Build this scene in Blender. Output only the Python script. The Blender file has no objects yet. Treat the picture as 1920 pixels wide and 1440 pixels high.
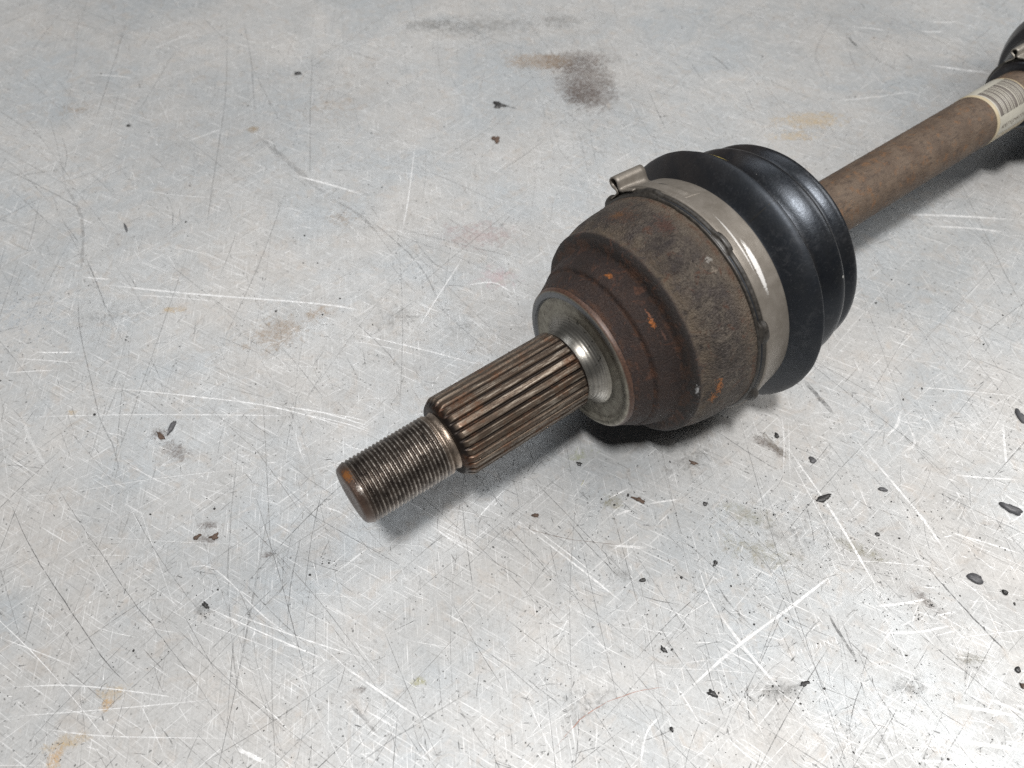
import bpy, bmesh, math, random
import numpy as np
from mathutils import Vector, noise as mnoise

random.seed(11)
rng = np.random.default_rng(11)
MM = 0.001
scene = bpy.context.scene
C = scene.collection

# ------------------------------------------------------------------ camera
PITCH = 53.603                      # degrees below the horizon
CAM_H = 294.3 * MM
FPX = 1450.0                        # focal length in pixels of a 1920 wide frame
cam_d = bpy.data.cameras.new('camera')
cam = bpy.data.objects.new('camera', cam_d)
C.objects.link(cam)
cam.location = (0, 0, CAM_H)
cam.rotation_euler = (math.radians(90 - PITCH), 0, 0)
cam_d.sensor_fit = 'HORIZONTAL'
cam_d.sensor_width = 36
cam_d.lens = FPX / 1920 * 36
cam_d.clip_start = 0.01
cam_d.clip_end = 50
cam_d.dof.use_dof = True
cam_d.dof.focus_distance = 0.305
cam_d.dof.aperture_fstop = 13
scene.camera = cam

# ------------------------------------------------------------------ light of the workshop
world = bpy.data.worlds.new('World')
scene.world = world
world.use_nodes = True
bg = world.node_tree.nodes['Background']
bg.inputs[0].default_value = (0.88, 0.94, 1.0, 1)
bg.inputs[1].default_value = 0.05


def area_lamp(name, loc, target, sx, sy, power, col):
    l = bpy.data.lights.new(name, 'AREA')
    l.shape = 'RECTANGLE'
    l.size, l.size_y, l.energy, l.color = sx, sy, power, col
    o = bpy.data.objects.new(name, l)
    C.objects.link(o)
    o.location = loc
    o.rotation_euler = (Vector(target) - Vector(loc)).to_track_quat('-Z', 'Y').to_euler()
    return o


area_lamp('ceiling_lamp_above', (-0.10, -0.60, 2.32), (0.03, 0.2, 0), 0.15, 0.32, 58.0, (1.0, 0.985, 0.965))
area_lamp('ceiling_lamp_beside', (1.67, 0.53, 2.03), (0.1, 0.2, 0), 1.10, 1.30, 30.0, (1.0, 0.975, 0.94))
area_lamp('ceiling_lamp_beyond', (-0.35, 1.75, 2.30), (0.0, 0.4, 0), 1.80, 0.70, 10.0, (0.94, 0.97, 1.0))

scene.render.engine = 'CYCLES'
scene.cycles.use_denoising = False
scene.cycles.use_adaptive_sampling = False
scene.cycles.transparent_max_bounces = 24
scene.view_settings.view_transform = 'Standard'
scene.view_settings.look = 'None'
scene.view_settings.gamma = 1
scene.view_settings.exposure = 0.30
scene.view_settings.use_curve_mapping = False

# ------------------------------------------------------------------ helpers: places
_t = math.radians(PITCH)


def on_sheet(x, y):
    """where a pixel of the 1920x1440 photograph lies on the bench sheet, in mm"""
    rx, ry = (x - 960) / FPX, (y - 720) / FPX
    up = -ry * math.cos(_t) - math.sin(_t)
    fw = -ry * math.sin(_t) + math.cos(_t)
    k = -CAM_H / MM / up
    return rx * k, fw * k


# ------------------------------------------------------------------ helpers: materials
class NT:
    def __init__(self, name):
        self.m = bpy.data.materials.new(name)
        self.m.use_nodes = True
        self.t = self.m.node_tree
        self.bsdf = self.t.nodes['Principled BSDF']
        self.out = self.t.nodes['Material Output']

    def put(self, sock, v):
        if isinstance(v, bpy.types.NodeSocket):
            self.t.links.new(v, sock)
        elif isinstance(v, (tuple, list)) and len(v) == 3 and sock.type == 'RGBA':
            sock.default_value = (*v, 1)
        else:
            sock.default_value = v

    def node(self, kind, **props):
        n = self.t.nodes.new(kind)
        for k, v in props.items():
            setattr(n, k, v)
        return n

    def math(self, op, a, b=0.0, clamp=False):
        n = self.node('ShaderNodeMath', operation=op, use_clamp=clamp)
        self.put(n.inputs[0], a)
        self.put(n.inputs[1], b)
        return n.outputs[0]

    def mix(self, f, a, b, blend='MIX'):
        n = self.node('ShaderNodeMix', data_type='RGBA', blend_type=blend)
        self.put(n.inputs[0], f)
        self.put(n.inputs[6], a)
        self.put(n.inputs[7], b)
        return n.outputs[2]

    def coord(self, scale=(1000, 1000, 1000), which='Object'):
        tc = self.node('ShaderNodeTexCoord')
        mp = self.node('ShaderNodeMapping')
        self.t.links.new(tc.outputs[which], mp.inputs[0])
        mp.inputs['Scale'].default_value = scale
        return mp.outputs[0]

    def noise(self, vec, scale, detail=4, rough=0.55, dist=0.0):
        n = self.node('ShaderNodeTexNoise')
        self.put(n.inputs['Vector'], vec)
        n.inputs['Scale'].default_value = scale
        n.inputs['Detail'].default_value = detail
        n.inputs['Roughness'].default_value = rough
        n.inputs['Distortion'].default_value = dist
        return n.outputs['Fac']

    def voro(self, vec, scale, feature='F1'):
        n = self.node('ShaderNodeTexVoronoi', feature=feature)
        self.put(n.inputs['Vector'], vec)
        n.inputs['Scale'].default_value = scale
        return n.outputs['Distance']

    def rng(self, v, a, b, c=0.0, d=1.0):
        n = self.node('ShaderNodeMapRange')
        n.clamp = True
        self.put(n.inputs[0], v)
        for i, x in enumerate((a, b, c, d)):
            n.inputs[i + 1].default_value = x
        return n.outputs[0]

    def sphi(self):
        """axial place in mm and angle in degrees on a turned part"""
        uv = self.node('ShaderNodeUVMap')
        sp = self.node('ShaderNodeSeparateXYZ')
        self.t.links.new(uv.outputs[0], sp.inputs[0])
        return self.math('MULTIPLY', sp.outputs[0], 100.0), self.math('MULTIPLY_ADD', sp.outputs[1], 360.0), sp

    def spot(self, s, p, s0, p0, a, b, nz, k=1.2, soft=0.35):
        ds = self.math('DIVIDE', self.math('SUBTRACT', s, s0), a)
        dp = self.math('DIVIDE', self.math('SUBTRACT', p, p0), b)
        r = self.math('SQRT', self.math('ADD', self.math('MULTIPLY', ds, ds), self.math('MULTIPLY', dp, dp)))
        r = self.math('ADD', r, self.math('MULTIPLY', self.math('SUBTRACT', nz, 0.5), k * 2))
        return self.rng(r, 1.0, 1.0 - soft)

    def bump(self, h, strength=0.3, dist=0.2):
        n = self.node('ShaderNodeBump')
        n.inputs['Strength'].default_value = strength
        n.inputs['Distance'].default_value = dist * MM
        self.put(n.inputs['Height'], h)
        self.t.links.new(n.outputs[0], self.bsdf.inputs['Normal'])

    def set(self, color=None, rough=None, metal=None, **kw):
        gain = kw.pop('gain', None)
        if gain is not None:                       # the part's own darkness, as one number
            color = self.mix(1.0, color, (gain,) * 3, 'MULTIPLY')
        if color is not None: self.put(self.bsdf.inputs['Base Color'], color)
        if rough is not None: self.put(self.bsdf.inputs['Roughness'], rough)
        if metal is not None: self.put(self.bsdf.inputs['Metallic'], metal)
        for k, v in kw.items():
            self.put(self.bsdf.inputs[k], v)
        return self.m


def mat_sheet():
    n = NT('zinc_sheet')
    v = n.coord()
    big = n.noise(v, 0.012, 5, 0.6, 0.4)
    mid = n.noise(v, 0.05, 6, 0.65, 0.6)
    blot = n.noise(v, 0.11, 5, 0.6, 1.0)
    grain = n.noise(v, 0.9, 4, 0.7)
    fine = n.noise(v, 3.2, 2, 0.6)
    col = n.mix(n.rng(big, 0.38, 0.62), (0.415, 0.436, 0.45), (0.478, 0.468, 0.454))
    col = n.mix(n.rng(mid, 0.42, 0.75, 0, 0.6), col, (0.36, 0.352, 0.34))
    col = n.mix(n.rng(blot, 0.53, 0.8, 0, 0.6), col, (0.44, 0.385, 0.335))
    col = n.mix(n.rng(grain, 0.52, 0.74, 0, 0.42), col, (0.20, 0.195, 0.19))
    col = n.mix(n.rng(grain, 0.44, 0.26, 0, 0.25), col, (0.70, 0.70, 0.695))
    mot = n.noise(v, 0.26, 4, 0.68, 0.8)
    mot2 = n.noise(v, 0.55, 3, 0.7, 0.5)
    col = n.mix(n.rng(mot, 0.53, 0.68, 0, 0.24), col, (0.27, 0.262, 0.25))
    col = n.mix(n.rng(mot, 0.45, 0.30, 0, 0.18), col, (0.62, 0.62, 0.615))
    col = n.mix(n.rng(mot2, 0.60, 0.70, 0, 0.35), col, (0.19, 0.186, 0.18))
    dots = n.rng(n.noise(v, 1.7, 3, 0.75), 0.64, 0.71, 0, 0.6)
    col = n.mix(dots, col, (0.10, 0.097, 0.093))
    # fine wiping marks drawn out along two directions
    for sc, rot, lo in (((0.05, 1.5, 1), 0.5, 0.60), ((0.04, 1.3, 1), -0.75, 0.62), ((0.06, 1.9, 1), 1.45, 0.61)):
        mp = n.node('ShaderNodeMapping')
        mp.vector_type = 'POINT'
        n.t.links.new(v, mp.inputs[0])
        mp.inputs['Rotation'].default_value = (0, 0, rot)
        mp2 = n.node('ShaderNodeMapping')
        n.t.links.new(mp.outputs[0], mp2.inputs[0])
        mp2.inputs['Scale'].default_value = sc
        w = n.noise(mp2.outputs[0], 1.0, 3, 0.6, 0.25)
        col = n.mix(n.rng(w, lo, lo + 0.11, 0, 0.5), col, (0.23, 0.23, 0.225))
        col = n.mix(n.rng(w, 1 - lo, 0.89 - lo, 0, 0.55), col, (0.85, 0.85, 0.85))
    cloud = n.noise(v, 0.006, 3, 0.5)
    col = n.mix(n.rng(cloud, 0.45, 0.62, 0, 0.45), col, n.mix(1.0, col, (0.74, 0.745, 0.75), 'MULTIPLY'))
    rough = n.math('ADD', n.math('ADD', n.rng(mid, 0.3, 0.7, 0.41, 0.53), n.rng(big, 0.4, 0.6, -0.05, 0.06)), n.rng(fine, 0.3, 0.7, -0.05, 0.05))
    h = n.math('ADD', n.math('MULTIPLY', grain, 0.6), n.math('MULTIPLY', fine, 0.25))
    n.bump(h, 0.25, 0.10)
    return n.set(col, rough, 0.34)


def mat_marks(name, metal, rough, breakup):
    """thin marks in the sheet: colour and strength come from the mesh, broken up by noise"""
    n = NT(name)
    v = n.coord()
    at = n.node('ShaderNodeAttribute', attribute_name='tint')
    br = n.rng(n.noise(v, 0.40, 5, 0.75), 0.52 - breakup, 0.50 + breakup * 0.5)
    br2 = n.rng(n.noise(v, 3.0, 2, 0.6), 0.25, 0.6, 0.35, 1.0)
    a = n.math('MULTIPLY', n.math('MULTIPLY', at.outputs['Alpha'], br), br2, True)
    n.set(at.outputs['Color'], rough, metal, Alpha=a)
    return n.m


def mat_stain():
    n = NT('stain')
    v = n.coord()
    at = n.node('ShaderNodeAttribute', attribute_name='tint')
    a1 = n.noise(v, 0.22, 6, 0.68, 1.2)
    edge = n.math('ADD', at.outputs['Alpha'], n.math('MULTIPLY', n.math('SUBTRACT', a1, 0.5), 1.6))
    a = n.math('MULTIPLY', n.rng(edge, 0.46, 0.80, 0, 0.62), n.rng(n.noise(v, 0.45, 5, 0.75, 0.6), 0.36, 0.62, 0.25, 1.0))
    a = n.math('MULTIPLY', a, n.rng(n.noise(v, 1.4, 3, 0.7), 0.32, 0.6, 0.2, 1.0))
    a = n.math('MULTIPLY', a, n.rng(at.outputs['Alpha'], 0.0, 0.3))
    n.set(at.outputs['Color'], 0.6, 0.0, Alpha=a)
    return n.m


def mat_thread():
    n = NT('rusty_thread_steel')
    s, p, _ = n.sphi()
    v = n.coord()
    a = n.noise(v, 0.35, 5, 0.65)
    b = n.noise(v, 1.6, 4, 0.7)
    at = n.node('ShaderNodeAttribute', attribute_name='crest')
    col = n.mix(n.rng(a, 0.35, 0.65), (0.075, 0.060, 0.052), (0.18, 0.145, 0.12))
    col = n.mix(n.rng(b, 0.5, 0.75, 0, 0.7), col, (0.045, 0.032, 0.028))
    worn = n.math('MULTIPLY', n.rng(at.outputs['Fac'], 0.45, 0.95), n.rng(s, 3.0, 14.0, 0.35, 1.0))
    worn = n.math('MULTIPLY', worn, n.math('MULTIPLY', n.rng(b, 0.36, 0.58), n.rng(a, 0.36, 0.6, 0.15, 1.0)))
    col = n.mix(worn, col, (0.85, 0.78, 0.70))
    neck = n.math('MULTIPLY', n.rng(s, 33.5, 35.8), n.rng(a, 0.3, 0.6, 0.5, 1))
    col = n.mix(n.math('MULTIPLY', neck, 0.8), col, (0.62, 0.50, 0.40))
    tip = n.math('MULTIPLY', n.rng(s, 4.5, 1.0), n.rng(b, 0.3, 0.6, 0.6, 1))
    col = n.mix(n.math('MULTIPLY', tip, 0.8), col, (0.12, 0.07, 0.05))
    o = n.spot(s, p, 1.6, -8, 1.7, 18, b, 1.8, 0.6)
    col = n.mix(o, col, (0.33, 0.13, 0.035))
    w = n.spot(s, p, 2.6, 27, 1.0, 9, b, 2.2, 0.6)  # white highlight near the tip, painted into the colour
    col = n.mix(w, col, (0.75, 0.68, 0.62))
    rough = n.math('ADD', n.rng(b, 0.3, 0.7, 0.22, 0.5), n.math('MULTIPLY', o, 0.3))
    n.bump(b, 0.5, 0.25)
    return n.set(col, rough, n.math('SUBTRACT', 0.85, n.math('MULTIPLY', tip, 0.4)), gain=0.66)


def mat_spline():
    n = NT('worn_spline_steel')
    v = n.coord()
    st = n.coord((120, 1600, 1600))
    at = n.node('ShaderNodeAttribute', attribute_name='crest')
    a = n.noise(st, 1.0, 4, 0.65)
    b = n.noise(v, 0.9, 5, 0.7)
    c = n.noise(v, 0.12, 4, 0.6)
    col = n.mix(n.rng(a, 0.35, 0.65), (0.115, 0.08, 0.058), (0.23, 0.18, 0.135))
    col = n.mix(n.rng(b, 0.46, 0.70, 0, 0.8), col, (0.055, 0.038, 0.030))
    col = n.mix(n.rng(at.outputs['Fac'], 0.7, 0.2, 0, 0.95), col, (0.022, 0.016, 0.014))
    wear = n.math('MULTIPLY', n.rng(at.outputs['Fac'], 0.86, 1.0), n.math('MULTIPLY', n.rng(a, 0.5, 0.64), n.rng(c, 0.62, 0.42, 0.2, 1.0)))
    col = n.mix(n.math('MULTIPLY', wear, 0.7), col, (0.62, 0.54, 0.45))
    rust = n.math('MULTIPLY', n.rng(c, 0.52, 0.66), n.rng(b, 0.35, 0.6))
    col = n.mix(n.math('MULTIPLY', rust, 0.6), col, (0.22, 0.095, 0.045))
    n.bump(n.math('ADD', b, a), 0.3, 0.15)
    return n.set(col, n.rng(b, 0.3, 0.7, 0.34, 0.6), 0.75, gain=0.62)


def mat_collar():
    n = NT('turned_collar_steel')
    s, p, _ = n.sphi()
    v = n.coord()
    uvr = n.node('ShaderNodeAttribute', attribute_name='radius')
    r = uvr.outputs['Fac']
    rings = n.math('SINE', n.math('MULTIPLY', r, 8.5))
    rz = n.rng(n.math('ADD', r, n.math('MULTIPLY', n.noise(v, 0.3, 3, 0.6), 1.6)), 21.2, 18.4)
    a = n.noise(v, 0.30, 5, 0.65, 0.5)
    b = n.noise(v, 1.5, 4, 0.7)
    face = n.mix(n.rng(a, 0.35, 0.7), (0.50, 0.475, 0.40), (0.27, 0.245, 0.205))
    face = n.mix(n.rng(b, 0.55, 0.75, 0, 0.7), face, (0.055, 0.048, 0.042))
    col = n.mix(rz, face, n.mix(n.rng(b, 0.4, 0.75), (0.46, 0.44, 0.40), (0.27, 0.24, 0.205)))
    col = n.mix(n.math('MULTIPLY', n.rng(rings, 0.3, 1.0), n.math('MULTIPLY', rz, 0.45)), col, (0.20, 0.19, 0.18))
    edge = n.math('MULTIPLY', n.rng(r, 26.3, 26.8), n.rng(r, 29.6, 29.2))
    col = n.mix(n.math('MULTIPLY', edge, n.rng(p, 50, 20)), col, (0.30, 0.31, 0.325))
    grs = n.math('MULTIPLY', n.rng(n.noise(v, 0.5, 5, 0.75, 1.0), 0.60, 0.66), n.rng(r, 15, 17))
    col = n.mix(grs, col, (0.03, 0.027, 0.022))
    rim = n.rng(r, 29.4, 29.9)
    col = n.mix(rim, col, n.mix(n.rng(b, 0.3, 0.7), (0.045, 0.025, 0.02), (0.16, 0.085, 0.055)))
    metal = n.math('SUBTRACT', 0.9, n.math('MULTIPLY', rim, 0.75))
    h = n.math('ADD', n.math('MULTIPLY', rings, n.math('MULTIPLY', rz, 0.5)), b)
    n.bump(h, 0.3, 0.12)
    return n.set(col, n.math('ADD', n.rng(rz, 0, 1, 0.40, 0.27), n.math('MULTIPLY', b, 0.12)), metal, gain=0.66)


def mat_housing():
    n = NT('rusted_housing')
    s, p, _ = n.sphi()
    v = n.coord()
    a = n.noise(v, 0.085, 6, 0.62, 0.8)
    a2 = n.noise(v, 0.19, 6, 0.66, 0.4)
    b = n.noise(v, 0.9, 6, 0.72, 0.4)
    f = n.noise(v, 2.2, 3, 0.75)
    body = n.mix(n.rng(a2, 0.36, 0.64), (0.105, 0.078, 0.062), (0.27, 0.22, 0.172))
    body = n.mix(n.rng(a, 0.47, 0.66, 0, 0.75), body, (0.11, 0.085, 0.082))
    body = n.mix(n.rng(b, 0.49, 0.66, 0, 0.85), body, (0.036, 0.026, 0.023))
    body = n.mix(n.rng(b, 0.43, 0.28, 0, 0.75), body, (0.40, 0.345, 0.28))
    drum = n.mix(n.rng(a2, 0.35, 0.65), (0.040, 0.020, 0.017), (0.078, 0.042, 0.031))
    drum = n.mix(n.rng(f, 0.54, 0.74, 0, 0.75), drum, (0.20, 0.125, 0.09))
    drum = n.mix(n.rng(f, 0.44, 0.25, 0, 0.8), drum, (0.025, 0.014, 0.012))
    sw = n.math('ADD', s, n.math('MULTIPLY', n.math('SUBTRACT', b, 0.5), 2.2))
    col = n.mix(n.rng(sw, 122.2, 124.0), drum, body)
    col = n.mix(n.math('MULTIPLY', n.rng(n.noise(v, 0.05, 4, 0.6, 0.6), 0.48, 0.60), 0.6), col, n.mix(1.0, col, (0.50, 0.46, 0.44), 'MULTIPLY'))
    pits = n.rng(n.noise(v, 0.42, 3, 0.6, 0.4), 0.60, 0.68)
    col = n.mix(n.math('MULTIPLY', pits, n.rng(sw, 122, 124, 0.2, 0.8)), col, (0.05, 0.032, 0.026))
    # ochre bloom where the body turns into the lip, and towards the boot
    och = n.math('MULTIPLY', n.rng(sw, 122.6, 124.2), n.rng(sw, 130.5, 126.0))
    col = n.mix(n.math('MULTIPLY', n.math('MULTIPLY', och, n.rng(a2, 0.35, 0.6)), 0.65), col, (0.30, 0.22, 0.145))
    och2 = n.math('MULTIPLY', n.rng(sw, 141.0, 146.0), n.rng(a, 0.40, 0.56))
    col = n.mix(n.math('MULTIPLY', och2, 0.7), col, (0.31, 0.235, 0.165))
    rz = n.rng(sw, 119.0, 121.0)
    rz2 = n.rng(sw, 123.2, 122.4)
    col = n.mix(n.math('MULTIPLY', n.math('MULTIPLY', rz, rz2), 0.75), col, (0.028, 0.021, 0.018))
    for s0, w0 in ((110.4, 1.1), (120.2, 1.3), (104.0, 1.4), (147.0, 1.6)):      # rust creeping out of the grooves
        gm = n.rng(n.math('ABSOLUTE', n.math('SUBTRACT', sw, s0)), w0, 0.1)
        col = n.mix(n.math('MULTIPLY', n.math('MULTIPLY', gm, n.rng(a2, 0.45, 0.6)), 0.7), col, (0.20, 0.085, 0.04))
    rd = n.noise(v, 0.16, 5, 0.7, 1.0)
    col = n.mix(n.math('MULTIPLY', n.rng(rd, 0.56, 0.66), n.rng(b, 0.35, 0.6, 0.2, 0.85)), col, (0.21, 0.085, 0.045))
    for (s0, p0, ra, rb, c) in ((134.3, -26.5, 2.4, 3.4, (0.62, 0.26, 0.045)), (134.5, -24, 5.0, 10.0, (0.15, 0.07, 0.04)),
                                (139.5, -2, 3.5, 6.0, (0.15, 0.06, 0.04)), (114.7, -3.8, 1.0, 2.6, (0.85, 0.27, 0.04)),
                                (115.9, 33.6, 0.9, 3.2, (0.90, 0.28, 0.045)), (116.4, 29.2, 0.55, 3.6, (0.6, 0.24, 0.12)),
                                (117.6, 43.0, 0.5, 3.0, (0.27, 0.13, 0.09)), (130.6, 79.5, 1.6, 5.2, (0.85, 0.28, 0.04)),
                                (128.6, 86.0, 1.5, 4.0, (0.75, 0.25, 0.035)),
                                (142.6, 22.0, 1.3, 1.7, (0.8, 0.76, 0.7)), (142.0, 27.5, 1.0, 1.5, (0.60, 0.50, 0.40)),
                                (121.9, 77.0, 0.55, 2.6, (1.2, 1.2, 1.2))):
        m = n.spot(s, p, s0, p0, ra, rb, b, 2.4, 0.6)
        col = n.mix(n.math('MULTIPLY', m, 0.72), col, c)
    h = n.math('ADD', n.math('MULTIPLY', b, 1.0), n.math('MULTIPLY', f, 0.35))
    vz = n.voro(v, 1.25)
    h = n.math('ADD', h, n.math('MULTIPLY', vz, n.rng(sw, 122, 126, 0.0, 0.55)))
    n.bump(h, 1.0, 0.8)
    return n.set(col, n.rng(b, 0.3, 0.7, 0.50, 0.78), n.rng(a2, 0.4, 0.6, 0.08, 0.2), gain=0.37)


def mat_rubber(dusty=0.5):
    n = NT('black_rubber')
    s, p, _ = n.sphi()
    v = n.coord()
    a = n.noise(v, 0.10, 5, 0.65, 0.5)
    b = n.noise(v, 1.0, 5, 0.75)
    f = n.noise(v, 4.0, 2, 0.6)
    col = n.mix(n.rng(a, 0.4, 0.65), (0.0050, 0.0058, 0.0075), (0.0085, 0.0088, 0.0095))
    col = n.mix(n.math('MULTIPLY', n.rng(p, 2, -30), n.rng(a, 0.3, 0.6, 0.2, 0.6)), col, (0.028, 0.022, 0.019))
    col = n.mix(n.math('MULTIPLY', n.rng(b, 0.60, 0.74), dusty), col, (0.085, 0.082, 0.08))
    sc = n.math('MULTIPLY', n.rng(n.noise(v, 0.30, 6, 0.75, 0.8), 0.50, 0.68), n.rng(n.noise(v, 0.06, 3, 0.5), 0.45, 0.6))
    col = n.mix(n.math('MULTIPLY', sc, 0.75), col, (0.036, 0.036, 0.038))
    col = n.mix(n.math('MULTIPLY', n.math('MULTIPLY', n.rng(s, 182, 184), n.rng(s, 187.5, 184.5)), n.rng(b, 0.3, 0.6, 0.2, 0.7)), col, (0.045, 0.038, 0.032))
    wr = n.coord((300, 300, 300))
    wk = n.noise(wr, 1.2, 6, 0.7, 2.0)
    n.bump(n.math('ADD', n.math('MULTIPLY', wk, 0.6), n.math('MULTIPLY', f, 0.3)), 0.20, 0.4)
    for s0 in (176.1, 196.2):
        cr = n.rng(n.math('ABSOLUTE', n.math('SUBTRACT', n.math('ADD', s, n.math('MULTIPLY', a, 0.5)), s0 + 0.25)), 0.55, 0.15)
        col = n.mix(n.math('MULTIPLY', cr, n.rng(b, 0.3, 0.6, 0.15, 0.8)), col, (0.06, 0.058, 0.056))
    rough = n.math('ADD', n.rng(b, 0.3, 0.7, 0.27, 0.40), n.rng(s, 180, 172, 0.0, 0.20))
    n.bsdf.inputs['Specular Tint'].default_value = (0.80, 0.88, 1.0, 1)
    return n.set(col, rough, 0.0)


def mat_clamp():
    n = NT('clamp_steel')
    s, p, _ = n.sphi()
    v = n.coord()
    a = n.noise(v, 0.16, 5, 0.62, 0.4)
    b = n.noise(v, 1.4, 4, 0.72)
    col = n.mix(n.rng(a, 0.35, 0.65), (0.26, 0.23, 0.195), (0.345, 0.31, 0.27))
    col = n.mix(n.rng(b, 0.62, 0.76, 0, 0.6), col, (0.15, 0.12, 0.10))
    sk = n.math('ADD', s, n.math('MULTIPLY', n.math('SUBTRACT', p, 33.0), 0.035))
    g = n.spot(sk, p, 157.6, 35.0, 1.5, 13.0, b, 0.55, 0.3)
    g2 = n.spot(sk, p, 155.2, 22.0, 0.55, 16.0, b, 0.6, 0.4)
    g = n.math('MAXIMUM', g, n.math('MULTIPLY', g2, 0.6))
    col = n.mix(g, col, (1.35, 1.32, 1.28))  # polished worn patch, with its glint painted into the colour
    rough = n.math('SUBTRACT', n.rng(b, 0.3, 0.7, 0.42, 0.56), n.math('MULTIPLY', g, 0.12))
    n.bump(b, 0.15, 0.12)
    return n.set(col, rough, 0.45, gain=0.62)


def mat_lip():
    n = NT('dusty_lip_rubber')
    v = n.coord()
    b = n.noise(v, 0.6, 5, 0.7)
    return n.set(n.mix(n.rng(b, 0.35, 0.65), (0.030, 0.026, 0.022), (0.075, 0.066, 0.056)), n.rng(b, .3, .7, 0.32, 0.6), 0.0, gain=0.55)


def mat_bar():
    n = NT('dusty_shaft')
    v = n.coord()
    st = n.coord((350, 1000, 1000))
    a = n.noise(v, 0.10, 5, 0.6, 0.5)
    b = n.noise(st, 0.55, 6, 0.75, 0.3)
    c = n.noise(v, 1.5, 4, 0.7)
    col = n.mix(n.rng(a, 0.35, 0.65), (0.150, 0.098, 0.064), (0.240, 0.170, 0.118))
    col = n.mix(n.rng(b, 0.50, 0.66, 0, 0.8), col, (0.070, 0.045, 0.033))
    col = n.mix(n.rng(c, 0.56, 0.68, 0, 0.75), col, (0.050, 0.034, 0.026))
    col = n.mix(n.math('MULTIPLY', n.rng(n.noise(v, 0.22, 5, 0.7), 0.55, 0.66), 0.7), col, (0.30, 0.15, 0.065))
    n.bump(n.math('ADD', b, c), 0.7, 0.5)
    return n.set(col, n.rng(c, .3, .7, 0.55, 0.75), 0.05, gain=0.49)


def mat_plain(name, color, rough=0.6, metal=0.0, var=0.25, scale=0.8):
    n = NT(name)
    v = n.coord()
    b = n.noise(v, scale, 5, 0.7)
    lo = tuple(c * (1 - var) for c in color)
    hi = tuple(min(1, c * (1 + var)) for c in color)
    return n.set(n.mix(n.rng(b, 0.33, 0.67), lo, hi), n.rng(b, 0.3, 0.7, rough - 0.06, rough + 0.06), metal)


M = dict(sheet=mat_sheet(), dark=mat_marks('dark_scratch', 0.2, 0.6, 0.17), bright=mat_marks('bright_scratch', 0.30, 0.42, 0.26),
         stain=mat_stain(), thread=mat_thread(), spline=mat_spline(), collar=mat_collar(), housing=mat_housing(),
         rubber=mat_rubber(), clamp=mat_clamp(), lip=mat_lip(), bar=mat_bar(),
         black=mat_plain('black_crumb', (0.028, 0.027, 0.027), 0.42),
         grey=mat_plain('grey_flake', (0.075, 0.075, 0.08), 0.5, 0.1),
         brown=mat_plain('brown_rust_flake', (0.075, 0.048, 0.034), 0.75, 0.0, 0.5),
         paper=mat_plain('yellowed_paper', (0.40, 0.335, 0.225), 0.5, 0.0, 0.06, 0.25),
         paper_in=mat_plain('white_print_paper', (0.37, 0.352, 0.30), 0.45, 0.0, 0.06, 0.25),
         ink=mat_plain('grey_ink', (0.115, 0.10, 0.088), 0.5, 0.0, 0.15), ink2=mat_plain('brown_ink', (0.08, 0.06, 0.042), 0.5, 0.0, 0.3),
         yellow=mat_plain('yellow_paint', (0.42, 0.33, 0.06), 0.5, 0.0, 0.5, 2.0),
         seam=mat_plain('seam_black', (0.006, 0.006, 0.006), 0.6),
         white=mat_plain('white_speck', (0.22, 0.22, 0.21), 0.6),
         yel2=mat_plain('yellow_speck', (0.45, 0.42, 0.05), 0.6))


# ------------------------------------------------------------------ helpers: meshes
def link(name, me, mat, parent=None, smooth=True):
    me.materials.append(mat)
    if smooth:
        me.polygons.foreach_set('use_smooth', np.ones(len(me.polygons), bool))
    o = bpy.data.objects.new(name, me)
    C.objects.link(o)
    if parent is not None:
        o.parent = parent
    return o


def tag(o, label, cat=None, group=None, kind=None):
    o['label'] = label
    if cat: o['category'] = cat
    if group: o['group'] = group
    if kind: o['kind'] = kind
    return o


AX = 56.0          # height of the axle's centre line above the sheet, mm
S0 = 175.2         # axial place of the boot's widest fold, where it rests


def loc(s, r, phi):
    """axial mm, radius mm, angle in degrees (0 = up, + = to the camera's side) -> the axle's own metres"""
    a = math.radians(phi)
    return ((s - S0) * MM, -r * math.sin(a) * MM, (r * math.cos(a) + AX) * MM)


def chaikin(pts, n):
    for _ in range(n):
        q = [pts[0]]
        for a, b in zip(pts, pts[1:]):
            q.append((a[0] * .75 + b[0] * .25, a[1] * .75 + b[1] * .25))
            q.append((a[0] * .25 + b[0] * .75, a[1] * .25 + b[1] * .75))
        q.append(pts[-1])
        pts = q
    return pts


def resample(pts, step):
    out = [pts[0]]
    for a, b in zip(pts, pts[1:]):
        k = max(1, int(math.ceil(math.hypot(b[0] - a[0], b[1] - a[1]) / step)))
        for i in range(1, k + 1):
            out.append((a[0] + (b[0] - a[0]) * i / k, a[1] + (b[1] - a[1]) * i / k))
    return out


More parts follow.
